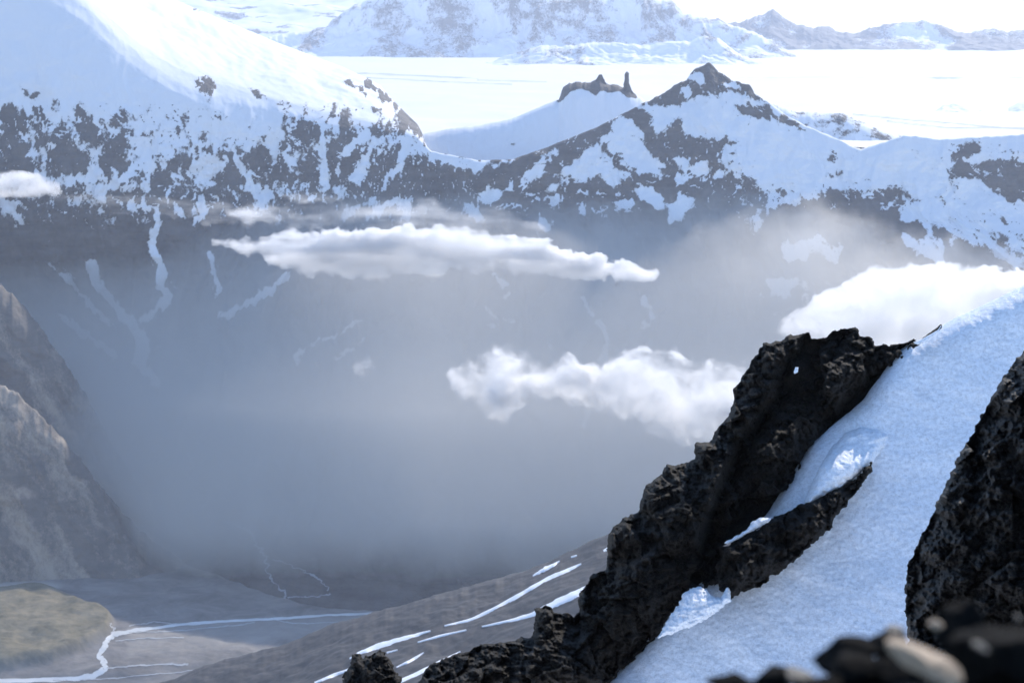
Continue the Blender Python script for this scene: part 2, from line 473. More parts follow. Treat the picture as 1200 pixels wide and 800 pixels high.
R = Raster(-400, 1600, -110, 745)
gx, gy = R.gx, R.gy
L_ = np.interp(gy, [-110, 112, 128, 150, 180, 212, 232, 300, 745], [1, .95, .45, .12, .0, -.12, -.55, -.85, -1])
M_ = np.interp(gy, [-110, 215, 300, 745], [-.85, -.75, -.8, -1])
Q_ = np.interp(gy, [-110, 250, 300, 330, 400, 745], [.85, .75, .3, -.4, -.8, -1])
k1 = smooth01(455, 485, gx); k2 = smooth01(870, 905, gx)
R.a = (L_ * (1 - k1) + M_ * k1) * (1 - k2) + Q_ * k2
R.a = np.where((gx < 250) & (gx > 150) & (gy > 120) & (gy < 195), np.maximum(R.a, .42), R.a)
R.a = np.where((gx < 130) & (gy > 150) & (gy < 215), -.18, R.a)
R.a = np.where((gx < 330) & (gx >= 250) & (gy > 120) & (gy < 172), .75, R.a)
rock_left = [
    [(0, 122), (25, 125), (37, 140), (35, 152), (25, 158), (10, 150), (0, 148)], [(15, 97), (35, 110), (55, 112), (40, 118), (28, 112)],
    [(37, 127), (55, 120), (66, 116), (60, 135), (45, 138)], [(83, 128), (100, 127), (110, 138), (105, 145), (117, 152), (120, 165), (95, 162), (86, 142)],
    [(115, 137), (147, 135), (140, 148), (118, 147)], [(145, 150), (156, 148), (158, 160), (147, 162)], [(125, 155), (145, 158), (150, 178), (140, 195), (130, 200), (115, 192), (122, 172)],
    [(60, 155), (78, 152), (80, 166), (97, 177), (98, 192), (105, 208), (80, 200), (62, 182)], [(0, 158), (18, 160), (22, 178), (40, 190), (30, 205), (0, 200)],
    [(145, 190), (162, 190), (150, 205), (132, 218), (128, 212)], [(175, 205), (195, 200), (205, 215), (195, 222), (178, 222)],
    [(233, 88), (240, 88), (250, 99), (252, 107), (242, 113), (236, 110), (230, 114), (229, 103)], [(287, 104), (300, 106), (315, 115), (342, 122), (335, 123), (310, 116), (290, 108)],
    [(350, 128), (362, 131), (366, 137), (352, 132)], [(208, -6), (240, -6), (246, 12), (230, 8)],
    [(234, 153), (243, 152), (240, 162), (232, 163)], [(240, 172), (255, 170), (262, 184), (240, 182)], [(195, 190), (222, 180), (220, 195), (200, 198)],
    [(290, 180), (300, 171), (312, 173), (318, 182), (316, 200), (302, 205), (300, 225), (292, 220), (297, 203)],
    [(265, 172), (275, 175), (282, 188), (287, 212), (275, 225), (262, 215)],
    [(322, 185), (335, 190), (345, 208), (346, 218), (316, 216)], [(304, 160), (312, 159), (313, 167), (305, 166)],
    [(346, 148), (355, 142), (370, 143), (376, 150), (375, 158), (362, 170), (345, 165), (350, 156), (340, 156)],
    [(362, 180), (370, 182), (375, 216), (352, 216), (356, 196)], [(393, 145), (425, 144), (428, 156), (412, 165), (400, 182), (386, 216), (380, 192), (386, 170), (398, 158)],
    [(430, 148), (445, 147), (450, 156), (438, 162)], [(405, 186), (425, 168), (432, 176), (420, 195), (402, 216), (390, 216)],
    [(470, 156), (486, 165), (500, 178), (520, 190), (560, 192), (600, 188), (600, 260), (400, 240), (425, 208), (447, 185), (458, 168)],
    [(400, 92), (425, 103), (434, 119), (420, 108), (402, 98)], [(422, 91), (438, 98), (457, 122), (450, 118), (432, 103)], [(437, 93), (462, 122), (492, 147), (470, 136), (450, 112)], [(432, 127), (440, 126), (446, 133), (436, 132)]]
snow_mid = [
    [(488, 158), (510, 172), (540, 182), (565, 189), (600, 186), (604, 190), (575, 196), (556, 201), (530, 193), (500, 186), (478, 170)],
    [(480, 156), (497, 165), (480, 173), (487, 178), (478, 178), (470, 170)],
    [(729, 135), (745, 148), (756, 163), (762, 178), (775, 200), (778, 212), (765, 206), (735, 200), (726, 183), (713, 170), (702, 169), (718, 147)],
    [(699, 170), (712, 180), (726, 205), (728, 218), (716, 219), (706, 207), (690, 206), (680, 218), (668, 206), (641, 212), (660, 200), (678, 182)],
    [(755, 123), (780, 126), (800, 121), (820, 110), (870, 113), (892, 121), (945, 150), (1000, 175), (1060, 170), (1060, 212), (985, 225), (930, 240), (897, 246), (884, 232), (880, 214), (862, 203), (850, 196), (846, 180), (855, 168), (832, 160), (800, 158), (796, 130), (786, 152), (775, 150), (770, 158), (762, 140)],
    [(806, 90), (822, 88), (826, 98), (815, 96)], [(799, 100), (810, 104), (806, 112), (798, 108)], [(845, 98), (858, 96), (872, 103), (850, 103)],
    [(790, 182), (799, 190), (803, 188), (813, 195), (822, 190), (835, 195), (828, 206), (812, 208), (800, 214), (789, 213), (797, 203)],
    [(838, 205), (850, 200), (862, 210), (860, 222), (845, 218)],
    [(742, 222), (765, 220), (778, 232), (776, 246), (764, 240)], [(784, 240), (797, 227), (816, 234), (802, 252), (785, 262)], [(722, 236), (745, 236), (740, 246), (728, 244)],
    [(561, 224), (582, 220), (590, 228), (572, 240), (566, 235)], [(542, 237), (560, 243), (568, 256), (550, 254)], [(645, 232), (657, 232), (652, 246), (643, 240)], [(634, 252), (645, 262), (642, 270), (634, 262)],
    [(610, 212), (640, 175), (656, 176), (640, 198), (630, 206), (620, 214)], [(678, 236), (690, 240), (688, 250), (680, 246)]]
rock_right = [
    [(757, 118), (790, 97), (815, 78), (830, 70), (842, 80), (862, 91), (884, 100), (884, 112), (850, 112), (835, 108), (815, 115), (800, 122), (780, 124)],
    [(855, 120), (870, 125), (892, 121), (906, 129), (920, 138), (944, 150), (935, 151), (915, 142), (890, 142), (868, 133)],
    [(835, 163), (862, 164), (868, 168), (845, 170)], [(843, 206), (862, 202), (880, 205), (886, 222), (902, 226), (900, 240), (880, 250), (845, 245), (835, 222)],
    [(910, 223), (925, 222), (928, 232), (915, 232)], [(970, 188), (980, 183), (983, 192), (972, 192)], [(972, 201), (990, 203), (988, 207), (975, 205)],
    [(900, 250), (935, 232), (975, 221), (1020, 221), (1050, 222), (1066, 228), (1055, 245), (1056, 275), (1062, 290), (1080, 300), (1110, 306), (1000, 330), (860, 330)],
    [(1107, 200), (1125, 186), (1142, 190), (1170, 186), (1200, 187), (1400, 190), (1400, 235), (1200, 232), (1185, 235), (1165, 226), (1150, 214), (1130, 210), (1112, 211)],
    [(1105, 188), (1122, 174), (1145, 166), (1152, 180), (1132, 184)], [(1055, 262), (1077, 259), (1087, 270), (1086, 281), (1060, 272)],
    [(1108, 291), (1120, 286), (1132, 284), (1160, 294), (1176, 310), (1172, 322), (1108, 316)], [(1067, 233), (1082, 231), (1080, 238), (1066, 238)],
    [(1093, 268), (1105, 267), (1119, 275), (1112, 279), (1092, 275)], [(1096, 234), (1114, 237), (1106, 241)], [(1163, 272), (1170, 268), (1186, 280), (1178, 282)], [(1169, 255), (1184, 260), (1176, 262)], [(1086, 220), (1094, 222), (1090, 227)]]
snow_low = [[(915, 288), (930, 282), (950, 280), (972, 277), (990, 290), (980, 312), (962, 300), (945, 302), (920, 305)], [(896, 330), (915, 325), (935, 328), (920, 352), (905, 345)]]
for i_, p_ in enumerate(rock_left): R.poly(p_, -.85 if i_ < len(rock_left) - 4 else -1.6)
for p_ in snow_mid: R.poly(p_, .85 if len(p_) > 5 else 1.3)
for p_ in rock_right: R.poly(p_, -.9)
for p_ in snow_mid[5:8]: R.poly(p_, 1.9)
for p_ in snow_low: R.poly(p_, .5)
gul = [([(183, 243), (184, 262), (178, 285), (190, 312), (188, 335), (199, 347), (178, 368), (168, 374)], 8), ([(58, 308), (80, 330), (110, 362), (140, 388)], 5),
       ([(107, 308), (118, 340), (138, 362), (158, 385), (168, 402), (164, 420), (158, 424)], 10), ([(155, 380), (168, 400), (166, 420)], 14), ([(66, 366), (95, 390), (118, 405), (137, 418)], 6),
       ([(160, 424), (185, 448)], 8), ([(248, 298), (252, 325), (258, 340), (248, 350)], 4), ([(338, 320), (318, 340), (295, 355), (258, 370)], 7), ([(424, 374), (395, 390), (372, 400), (355, 410)], 4),
       ([(430, 398), (392, 420)], 3), ([(350, 408), (348, 428)], 4), ([(574, 316), (585, 326), (595, 335)], 5), ([(565, 360), (580, 370), (605, 376)], 4), ([(572, 380), (590, 390)], 3), ([(640, 395), (648, 410)], 2),
       ([(682, 350), (700, 375), (712, 400), (705, 425)], 6), ([(750, 340), (765, 372), (750, 385)], 5), ([(690, 478), (686, 496)], 8), ([(455, 172), (478, 158)], 5), ([(398, 184), (426, 158)], 5), ([(412, 210), (432, 180), (440, 170)], 5),
       ([(448, 222), (470, 190), (476, 172)], 5), ([(377, 160), (379, 190), (382, 224)], 5), ([(270, 170), (285, 205), (300, 222)], 5), ([(240, 205), (260, 195)], 6), ([(430, 255), (455, 238), (478, 236), (475, 258)], 6), ([(405, 255), (440, 232)], 4),
       ([(160, 195), (130, 220), (115, 225)], 8), ([(85, 212), (110, 206)], 8), ([(155, 240), (172, 244)], 6), ([(205, 240), (212, 250)], 6), ([(235, 235), (238, 250), (228, 262)], 5), ([(2, 232), (12, 248), (24, 262)], 6), ([(312, 222), (308, 240)], 6),
       ([(660, 210), (640, 228)], 3), ([(820, 120), (826, 110), (824, 95)], 2), ([(925, 240), (960, 226)], 3), ([(1040, 245), (1062, 228)], 3), ([(590, 350), (600, 340)], 3)]
for g_, w_ in gul: R.stroke(g_, w_, 1.5 if g_[0][1] < 290 else 1.0)
R.blur(2)

def sheet_relief(s):
    X, Y, v = s.X, s.Y, s.v
    wx = X + 60 * fbm(X / 260, Y / 260, 3, 40)
    rib = ridged(wx / 150, Y / 620, 4, 41) - 1.2
    blk = fbm(X / 70, s.Z / 55, 5, 44)
    amp = np.interp(v, [0, .3, 1, 3, 4, 4.6, 4.93, 5, 5.4, 6, 7], [0, 14, 30, 32, 30, 22, 8, 0, 0, 0, 0])
    domeside = smooth01(520, 460, s.px)[None, :] * smooth01(3.9, 4.5, v)
    amp = amp * (1 - .55 * domeside * smooth01(330, 200, s.px)[None, :] * smooth01(4.3, 4.7, v))
    disp = amp * rib + amp * .45 * blk
    s.Y = s.Y - disp
    und = fbm(X / 260 + .2 * Y / 260, Y / 420, 4, 47)
    s.Z = s.Z + und * np.interp(v, [4.4, 5, 5.3, 5.9, 6], [0, 3, 14, 8, 0]) * smooth01(520, 470, s.px)[None, :]
    s.Z = s.Z + fbm(X / 30, Y / 30, 3, 49) * np.interp(v, [4.4, 5, 5.5, 6], [0, .6, 1.2, 0]) * smooth01(520, 470, s.px)[None, :]
    s.fix()
    return rib, blk
PXn, PYn = wall.PX.copy(), wall.PY.copy()
rib, blk = sheet_relief(wall)
wq = np.interp(PYn, [-100, 120, 400], [3, 3, 2.5])
R2 = Raster(-400, 1600, -110, 745); R2.a = R.a.copy(); R2.blur(7)
B2 = R2.at(PXn, PYn)
base = R.at(PXn + wq * fbm(PXn / 14, PYn / 18, 5, 61, .6), PYn + wq * 1.3 * fbm(PXn / 9, PYn / 20, 5, 62, .6))
fall = fbm(wall.X / 16, wall.Z / 60, 5, 60) + .8 * fbm((wall.X + .25 * wall.Z) / 6.5, wall.Z / 30, 4, 64)
st = fbm(wall.X / 45, wall.Z / 45, 5, 66)
lean = np.interp(PXn, [0, 420, 560, 830, 1200], [.35, .1, -.55, .25, .5])
wx2 = wall.X + lean * wall.Z + 22 * fbm(wall.X / 60, wall.Z / 60, 4, 68)
r2 = ridged(wx2 / 52, wall.Z / 210, 5, 69, .55) - 1.25
r3 = ridged(wx2 / 19, wall.Z / 70, 4, 72, .55) - 1.2
edge_ = np.clip(1 - np.abs(B2) / .9, 0, 1)
snow = .5 + .55 * base - (.16 + .50 * edge_) * (.55 * r2 + .62 * r3 + .25 * np.clip(rib, -1, 1)) + (.12 + .38 * edge_) * (st + .35 * fall)
fl_ = fbm(wx2 / 10, wall.Z / 30, 4, 74)
snow = snow + .62 * smooth01(.30, .62, fl_) * smooth01(275, 235, PYn) * (base < .2) - .55 * smooth01(.42, .72, fbm(wx2 / 8, wall.Z / 20, 4, 77)) * smooth01(112, 128, PYn) * (B2 > .25) * smooth01(.98, .6, B2)
ROCK_HIGH = terrain_mat('mountain_rock_and_snow', (.022, .023, .028), (.115, .105, .10), .012, 14.0, .07, .10)
wall.build('mountain', ROCK_HIGH, {'snow': snow})['kind'] = 'structure'
COL.objects['mountain']['label'] = 'broad snow-streaked mountain wall with a dark pointed summit above the misty valley'

# ---- glacier plateau beyond the crest
gpx = np.arange(-500, 1701, 2.0)
ys = [6020, 6300, 7000, 8500, 10500, 13500, 18000, 26000]
gl = Sheet(gpx, [(pyof(PLAT, y) * np.ones_like(gpx), y * np.ones_like(gpx)) for y in ys], [12, 20, 24, 24, 24, 20, 8])
gl.Z += 14 * fbm(gl.X / 900, gl.Y / 900, 4, 70); gl.fix()
G = Raster(-500, 1700, 40, 230); G.a[:] = 1.0
for g_, w_ in [([(415, 86), (470, 88), (560, 92)], 1.3), ([(430, 91), (520, 96), (600, 99)], 1.1), ([(1000, 134), (1060, 140), (1120, 145), (1200, 152)], 1.2), ([(1040, 142), (1110, 150), (1200, 150)], 1.2), ([(560, 94), (640, 96)], 1.0)]:
    G.stroke(g_, w_ * 1.3, -1.0)
GLAC = terrain_mat('glacier_ice', (.30, .33, .38), (.42, .46, .52), .01, 6.0, .25, .02, (.78, .76, .72))
o = gl.build('glacier', GLAC, {'snow': .55 + .5 * G.at(gl.PX, gl.PY)}); tag(o, 'flat white glacier plateau behind the dark summit', kind='structure')

# ---- ridges and ranges beyond the crest
def far_range(name, crest, Y, zfoot, dfront, dback, amp, freq, mat, snowfn, jagpx=1.0, step=1.5, label=None, seed=0, rows=(40, 40, 40), mid=.45):
    c = np.array(crest, float); q = np.arange(c[0, 0], c[-1, 0] + .1, step)
    cr = np.interp(q, c[:, 0], c[:, 1]) + jagpx * fbm(q / 11, q * 0 + seed, 5, seed + 3, .6)
    Yc = np.full_like(q, float(Y)) if len(c[0]) < 3 else np.interp(q, c[:, 0], c[:, 2])
    zc = zat(cr, Yc)
    zm = zfoot + (zc - zfoot) * mid
    Ym = Yc - dfront * .42; Yf = Yc - dfront; Yb = Yc + dback
    zf = np.full_like(q, zfoot - 25.0)
    s = Sheet(q, [(pyof(zf, Yf), Yf), (pyof(zm, Ym), Ym), (cr, Yc), (pyof(zf - 200, Yb), Yb)], rows)
    wn_ = np.interp(s.v, [0, .25, 1, 1.85, 2, 3], [0, .8, 1, .35, 0, 0])
    rb = ridged(s.X / freq + .3 * fbm(s.X / freq, s.Y / freq, 3, seed), s.Y / (freq * 2.2), 5, seed + 9, .5) - 1.2
    s.Y = s.Y - amp * 1.6 * wn_ * rb
    s.Z = s.Z + amp * .35 * wn_ * fbm(s.X / freq * 2, s.Y / freq * 2, 5, seed + 20)
    s.fix()
    o = s.build(name, mat, {'snow': snowfn(s, rb)}); tag(o, label, kind='structure')
    return s
FAR = terrain_mat('far_rock_and_snow', (.06, .065, .075), (.10, .10, .11), .006, 30.0, .12, .012)
MIDR = terrain_mat('near_ridge_rock_and_snow', (.04, .042, .05), (.085, .08, .08), .02, 8.0, .08, .08)

P_ = Raster(440, 880, 60, 240); P_.a[:] = .9
for p_ in [[(652, 122), (658, 101), (670, 94), (694, 93), (704, 84), (711, 94), (730, 96), (745, 110), (748, 116), (735, 114), (726, 107), (714, 109), (704, 106), (699, 113), (690, 107), (680, 104), (668, 108), (658, 119)],
           [(690, 100), (700, 97), (712, 102), (720, 108), (700, 104)], [(598, 168), (604, 167), (605, 170), (599, 171)]]: P_.poly(p_, -.9)
P_.blur(1)
far_range('mountain', [(440, 190), (470, 172), (490, 158), (530, 150), (560, 147), (600, 139), (640, 122), (655, 116), (659, 104), (668, 97), (690, 96), (697, 95), (703, 92), (708, 97), (725, 101), (735, 103), (745, 111), (755, 117), (800, 130), (870, 160)],
          6000, -640, 560, 420, 10, 150, MIDR, lambda s, rb: .5 + .55 * P_.at(s.PX, s.PY) + .12 * fbm(s.X / 20, s.Z / 25, 4, 88), np.interp(np.arange(440, 870.1, 1.2), [440, 645, 660, 745, 760, 870], [.3, .3, 2.2, 2.2, .3, .3]), 1.2, 'snowy shoulder with two rock towers behind the dark summit', 3, (40, 60, 12), .35)
far_range('mountain', [(880, 150), (893, 128), (905, 122), (925, 127), (935, 132), (950, 131), (962, 133), (985, 132), (1000, 138), (1020, 147), (1045, 156), (1062, 160), (1090, 172)],
          6500, -560, 420, 420, 9, 130, MIDR, lambda s, rb: .62 + .35 * fbm(s.X / 60, s.Z / 30, 5, 91), .8, 1.2, 'small snowy rise just right of the dark summit', 5, (30, 40, 10))
nsn = lambda a, b, sc_: (lambda s, rb: a + b * rb + .15 * fbm(s.X / sc_, s.Z / (sc_ * .55), 6, 97))
far_range('mountain', [(250, 72), (296, 46), (330, 42), (360, 38), (385, 29), (400, 16), (415, 6), (430, 0), (450, -6), (500, -12), (560, -10), (610, -14), (660, -7), (700, -4), (740, -8), (770, -3), (790, 2), (800, 16), (820, 20), (860, 30), (900, 45), (950, 75)],
          17500, PLAT, 950, 2500, 130, 800, FAR, nsn(.60, -.34, 190), 2.2, 1.4, 'large pale snow massif on the horizon left of centre', 11, (60, 80, 12), .4)
far_range('mountain', [(690, 55), (760, 38), (820, 20), (850, 26), (868, 27), (884, 20), (893, 17), (900, 13), (906, 11), (912, 15), (918, 21), (935, 30), (955, 33), (968, 30), (980, 36), (1000, 40), (1020, 33), (1040, 28), (1060, 27), (1078, 24), (1095, 27), (1112, 33), (1128, 40), (1145, 36), (1165, 34), (1180, 38), (1200, 35), (1260, 28), (1400, 30), (1700, 40)],
          20500, PLAT, 900, 2500, 110, 800, FAR, nsn(.30, -.5, 200), 2.0, 1.4, 'jagged blue range along the horizon on the right', 17, (60, 80, 12), .5)
far_range('mountain', [(560, 82), (590, 66), (620, 58), (640, 52), (665, 55), (690, 50), (720, 50), (750, 53), (780, 50), (810, 48), (826, 42), (840, 44), (855, 55), (870, 66), (900, 78), (930, 84)],
          15200, PLAT, 620, 1500, 75, 500, FAR, nsn(.68, -.3, 150), 1.6, 1.4, 'low snowy hills in front of the pale horizon massif', 23, (50, 60, 10), .5)
far_range('mountain', [(-500, -60), (100, -50), (250, -34), (420, -26), (520, -22), (700, -5), (760, 30)],
          23500, PLAT, 7000, 2500, 120, 1500, FAR, lambda s, rb: .95 + 0 * rb - .55 * smooth01(.25, .6, fbm(s.X / 500, s.Y / 300, 6, 101)), .6, 3.0, 'smooth ice cap rising behind the snow dome at the upper left', 29, (90, 90, 6), .62)
far_range('mountain', [(1080, 142), (1092, 132), (1105, 124), (1120, 121), (1140, 123), (1152, 127), (1170, 131), (1180, 128), (1195, 119), (1215, 116), (1300, 122), (1400, 150)],
          8200, PLAT, 500, 700, 30, 240, FAR, lambda s, rb: .95 - .2 * rb, .6, 1.4, 'low blue snow hump on the glacier at the right edge', 31, (30, 40, 10))

# ---- valley floor
fpx = np.arange(-500, 1301, 1.8)
fy = [4750, 4300, 4020, 3800, 3560, 3000, 1800]
fl = Sheet(fpx, [(pyof(FLOOR, y) * np.ones_like(fpx), y * np.ones_like(fpx)) for y in fy], [24, 40, 60, 60, 20, 8])
TER = Raster(-500, 500, 640, 830)
TER.poly([(-500, 672), (0, 694), (40, 690), (75, 700), (98, 712), (122, 718), (132, 726), (126, 744), (95, 762), (62, 776), (0, 786), (-500, 800)], 1.0); TER.blur(2)
ter = TER.at(fl.PX, fl.PY)
FAN = Raster(-500, 700, 640, 830)
FAN.poly([(-500, 676), (0, 684), (40, 681), (76, 684), (60, 690), (0, 692), (-500, 690)], 1.0)
FAN.poly([(150, 735), (330, 722), (440, 722), (360, 745), (260, 760), (150, 770)], .35); FAN.blur(2)
fan = FAN.at(fl.PX, fl.PY)
fl.Z = fl.Z + 2.2 * fbm(fl.X / 60, fl.Y / 60, 5, 110) + ter * (24 + 8 * fbm(fl.X / 95, fl.Y / 130, 5, 112, .45)); fl.fix()
m, nt, out = new_mat('valley_gravel'); kk = NT(nt); p_ = kk.pos()
a1 = kk.n('ShaderNodeAttribute'); a1.attribute_name = 'moor'; a2 = kk.n('ShaderNodeAttribute'); a2.attribute_name = 'fan'
gcol = kk.mix(kk.ramp(kk.noise(.012, 8, .65, p_, .6), [(.35, 0.), (.65, 1.)]), (.13, .125, .12), (.25, .235, .22))
mcol = kk.mix(kk.ramp(kk.noise(.02, 8, .7, p_), [(.38, 0.), (.62, 1.)]), (.13, .118, .075), (.235, .205, .14))
c_ = kk.mix(a1.outputs['Fac'], gcol, mcol); c_ = kk.mix(a2.outputs['Fac'], c_, (.42, .39, .35))
kk.l(kk.bsdf(c_, .85, kk.bump(kk.noise(.05, 8, .6, p_), .6, 4.0), .1), out.inputs['Surface'])
o = fl.build('valley_floor', m, {'moor': ter, 'fan': fan}); tag(o, 'flat gravel valley floor with a mossy terrace at the left', kind='structure')

# ---- gullied hillside on the left of the valley
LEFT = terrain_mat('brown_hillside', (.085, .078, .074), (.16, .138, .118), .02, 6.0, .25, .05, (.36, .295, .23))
def spur(te, ft, seed, lab):
    lpx = np.arange(te[0][0], te[-1][0] + .1, 1.2)
    tpy, tY = curve(lpx, te); fY, = curve(lpx, ft)
    fpy = pyof(FLOOR - 12, fY)
    m1 = fpy + (tpy - fpy) * .5; mY = fY + (tY - fY) * .42
    ls = Sheet(lpx, [(fpy, fY), (m1, mY), (tpy + fbm(lpx / 13, lpx * 0 + seed, 5, 6, .6) * 3.2, tY), (pyof(FLOOR - 60, tY + 250), tY + 250)], [110, 120, 12])
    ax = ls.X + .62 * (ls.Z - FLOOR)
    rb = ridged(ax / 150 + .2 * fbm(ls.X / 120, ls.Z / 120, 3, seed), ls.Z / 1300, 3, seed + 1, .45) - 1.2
    wn_ = np.interp(ls.v, [0, .2, 1, 1.8, 2, 3], [0, .6, 1, .6, 0, 0])
    ls.Y = ls.Y - wn_ * (36 * rb + 5 * fbm(ls.X / 45, ls.Z / 45, 4, seed + 3)); ls.fix()
    o = ls.build('hillside', LEFT, {'snow': .36 + .60 * fbm(ax / 60 + .3 * fbm(ls.X / 90, ls.Z / 90, 3, seed + 4), ls.Z / 520, 5, seed + 5) + .25 * rb}); tag(o, lab, kind='structure')  # 'snow' here drives tan scree strips that also paint in sunlit rib edges
    return ls
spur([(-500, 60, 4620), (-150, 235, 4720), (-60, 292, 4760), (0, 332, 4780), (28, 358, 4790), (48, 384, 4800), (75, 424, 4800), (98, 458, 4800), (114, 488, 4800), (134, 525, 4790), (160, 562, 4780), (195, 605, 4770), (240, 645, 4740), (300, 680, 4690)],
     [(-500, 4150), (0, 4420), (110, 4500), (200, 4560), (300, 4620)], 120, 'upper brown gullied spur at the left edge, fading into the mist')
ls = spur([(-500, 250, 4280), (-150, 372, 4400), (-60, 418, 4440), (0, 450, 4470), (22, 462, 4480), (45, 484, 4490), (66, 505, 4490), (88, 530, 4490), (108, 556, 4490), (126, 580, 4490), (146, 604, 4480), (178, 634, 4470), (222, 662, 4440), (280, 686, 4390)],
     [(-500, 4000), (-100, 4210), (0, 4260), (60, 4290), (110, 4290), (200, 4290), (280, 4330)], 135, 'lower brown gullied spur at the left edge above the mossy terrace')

# ---- near slope rising to the right behind the black rocks
npx = np.arange(60, 1321, 1.4)
nc = [(60, 850), (190, 800), (240, 782), (300, 766), (350, 749), (400, 731), (450, 716), (500, 702), (560, 687), (600, 675), (650, 655), (710, 630), (800, 592), (900, 555), (1320, 400)]
npy, = curve(npx, nc)
np0 = npy; npy = npy + 2.4 * fbm(npx / 16, npx * 0 + 2, 5, 140, .6) * .22
o1 = np.ones_like(npx)
hill = Sheet(npx, [(np.maximum(np0 + 420, 1000), 1150 * o1), (np0 + 170, 1720 * o1), (np0 + 60, 2010 * o1), (npy, 2200 * o1), (pyof(zat(npy, 2200) - 260, 2550 * o1), 2550 * o1), (o1 * pyof(FLOOR - 20, 3200), 3200 * o1)], [50, 80, 80, 14, 14])
wn_ = np.interp(hill.v, [0, 1, 2, 2.8, 3, 5], [1, 1, 1, 1, .9, 0])
hill.Z = hill.Z + wn_ * (5 * fbm(hill.X / 110, hill.Y / 110, 4, 142) + 1.3 * fbm(hill.X / 22, hill.Y / 30, 4, 143)); hill.fix()
HILL = terrain_mat('bare_brown_slope', (.040, .040, .043), (.080, .072, .068), .03, 1.2, .1, .1)
o = hill.build('hillside', HILL, {'snow': hill.X * 0 - .6}); tag(o, 'bare grey brown slope falling left towards the river, streaked with snow', kind='structure')

# ---- snow patches lying on the near slope
OLDSNOW = snow_mat('old_snow', .25, .5)
def ribbon(name, surf, pts, mat, lift, seed=0, n=60, thick=None, rough=.25, wander=0.0):
    P = np.array(pts, float); t = np.linspace(0, len(P) - 1, n)
    cx, cyy, cw = (np.interp(t, np.arange(len(P)), P[:, j]) for j in range(3))
    cx, cyy = box1(cx, 2), box1(cyy, 2)
    cx = cx + wander * fbm(t * 2.3, t * 0 + seed, 5, seed + 31, .65); cyy = cyy + wander * .5 * fbm(t * 2.3, t * 0 + 4 + seed, 5, seed + 37, .65)
    tx, ty = np.gradient(cx), np.gradient(cyy); L = np.hypot(tx, ty) + 1e-9
    nx, ny = -ty / L, tx / L
    up = cw * .5 * (1 + rough * fbm(t * 1.7, t * 0 + seed, 5, seed + 5)); dn = cw * .5 * (1 + rough * fbm(t * 1.7, t * 0 + 9 + seed, 5, seed + 8))
    V = []
    ks = (-1, -.6, 0, .6, 1)
    for i in range(n):
        for q in ks:
            s_ = q * (up[i] if q > 0 else dn[i])
            X, Y, Z = surf.hit(cx[i] + nx[i] * s_, cyy[i] + ny[i] * s_)
            V.append((X, Y, Z + (lift if abs(q) < .9 else (-lift * .3 if thick else lift))))
    return mesh_obj(name, V, grid_faces(n, 5), mat)
patches = [
    ([(519, 733.6, 1.2), (551, 726.3, 3), (580, 712.4, 4), (617, 692, 4.6), (642, 677.5, 5), (664, 668.3, 5), (682, 660.3, 1)], 'longest thin snow streak running up the grey slope behind the rocks'),
    ([(563, 734.4, 1), (595, 727.8, 3), (624, 719.7, 5.5), (639, 711.6, 7), (664, 701.4, 10), (681, 692, 9), (690, 686, 2)], 'widest snow streak, ending against the left edge of the black rocks'),
    ([(624, 675, 1), (632, 670, 4), (639, 666.5, 5.5), (648, 662, 4), (656, 657.3, 1)], 'short fat snow patch highest on the grey slope'),
    ([(669, 653, 1.5), (676, 650.7, 1.5)], 'tiny snow fleck just above the end of the longest streak'),
    ([(409, 772, 1), (422, 764.4, 4), (444, 756.4, 7.5), (470, 748.3, 5), (490, 743, 4), (505, 739, 1)], 'broad snow patch above the small black pinnacle'),
    ([(489, 752.7, 1), (514, 745.3, 2.6), (547, 738, 1)], 'thin snow line just right of the broad patch above the pinnacle'),
    ([(464, 782, 1), (481, 774, 3.5), (497, 764.4, 1)], 'short snow streak rising right from the top of the small black pinnacle'),
    ([(466, 799, 4), (488, 789.4, 5.5), (514, 776.5, 4.5), (540, 763, 1)], 'lowest snow streak, between the small pinnacle and the black ridge'),
    ([(368, 800, 2), (393, 790, 4), (413, 783, 3)], 'snow streak touching the left side of the small black pinnacle'),
    ([(453, 764.6, 1.4), (466, 761.5, 1.2)], 'small snow fleck under the broad patch above the pinnacle'),
    ([(707, 645.5, 2), (716, 641, 5)], 'little snow patch half hidden by the big black outcrop')]
for i, (pts, lab) in enumerate(patches):
    o = ribbon('snow_patch', hill, pts, OLDSNOW, .9, i, 70, True, .35)
    tag(o, lab, 'snow patch', 'snow patches on the grey slope')

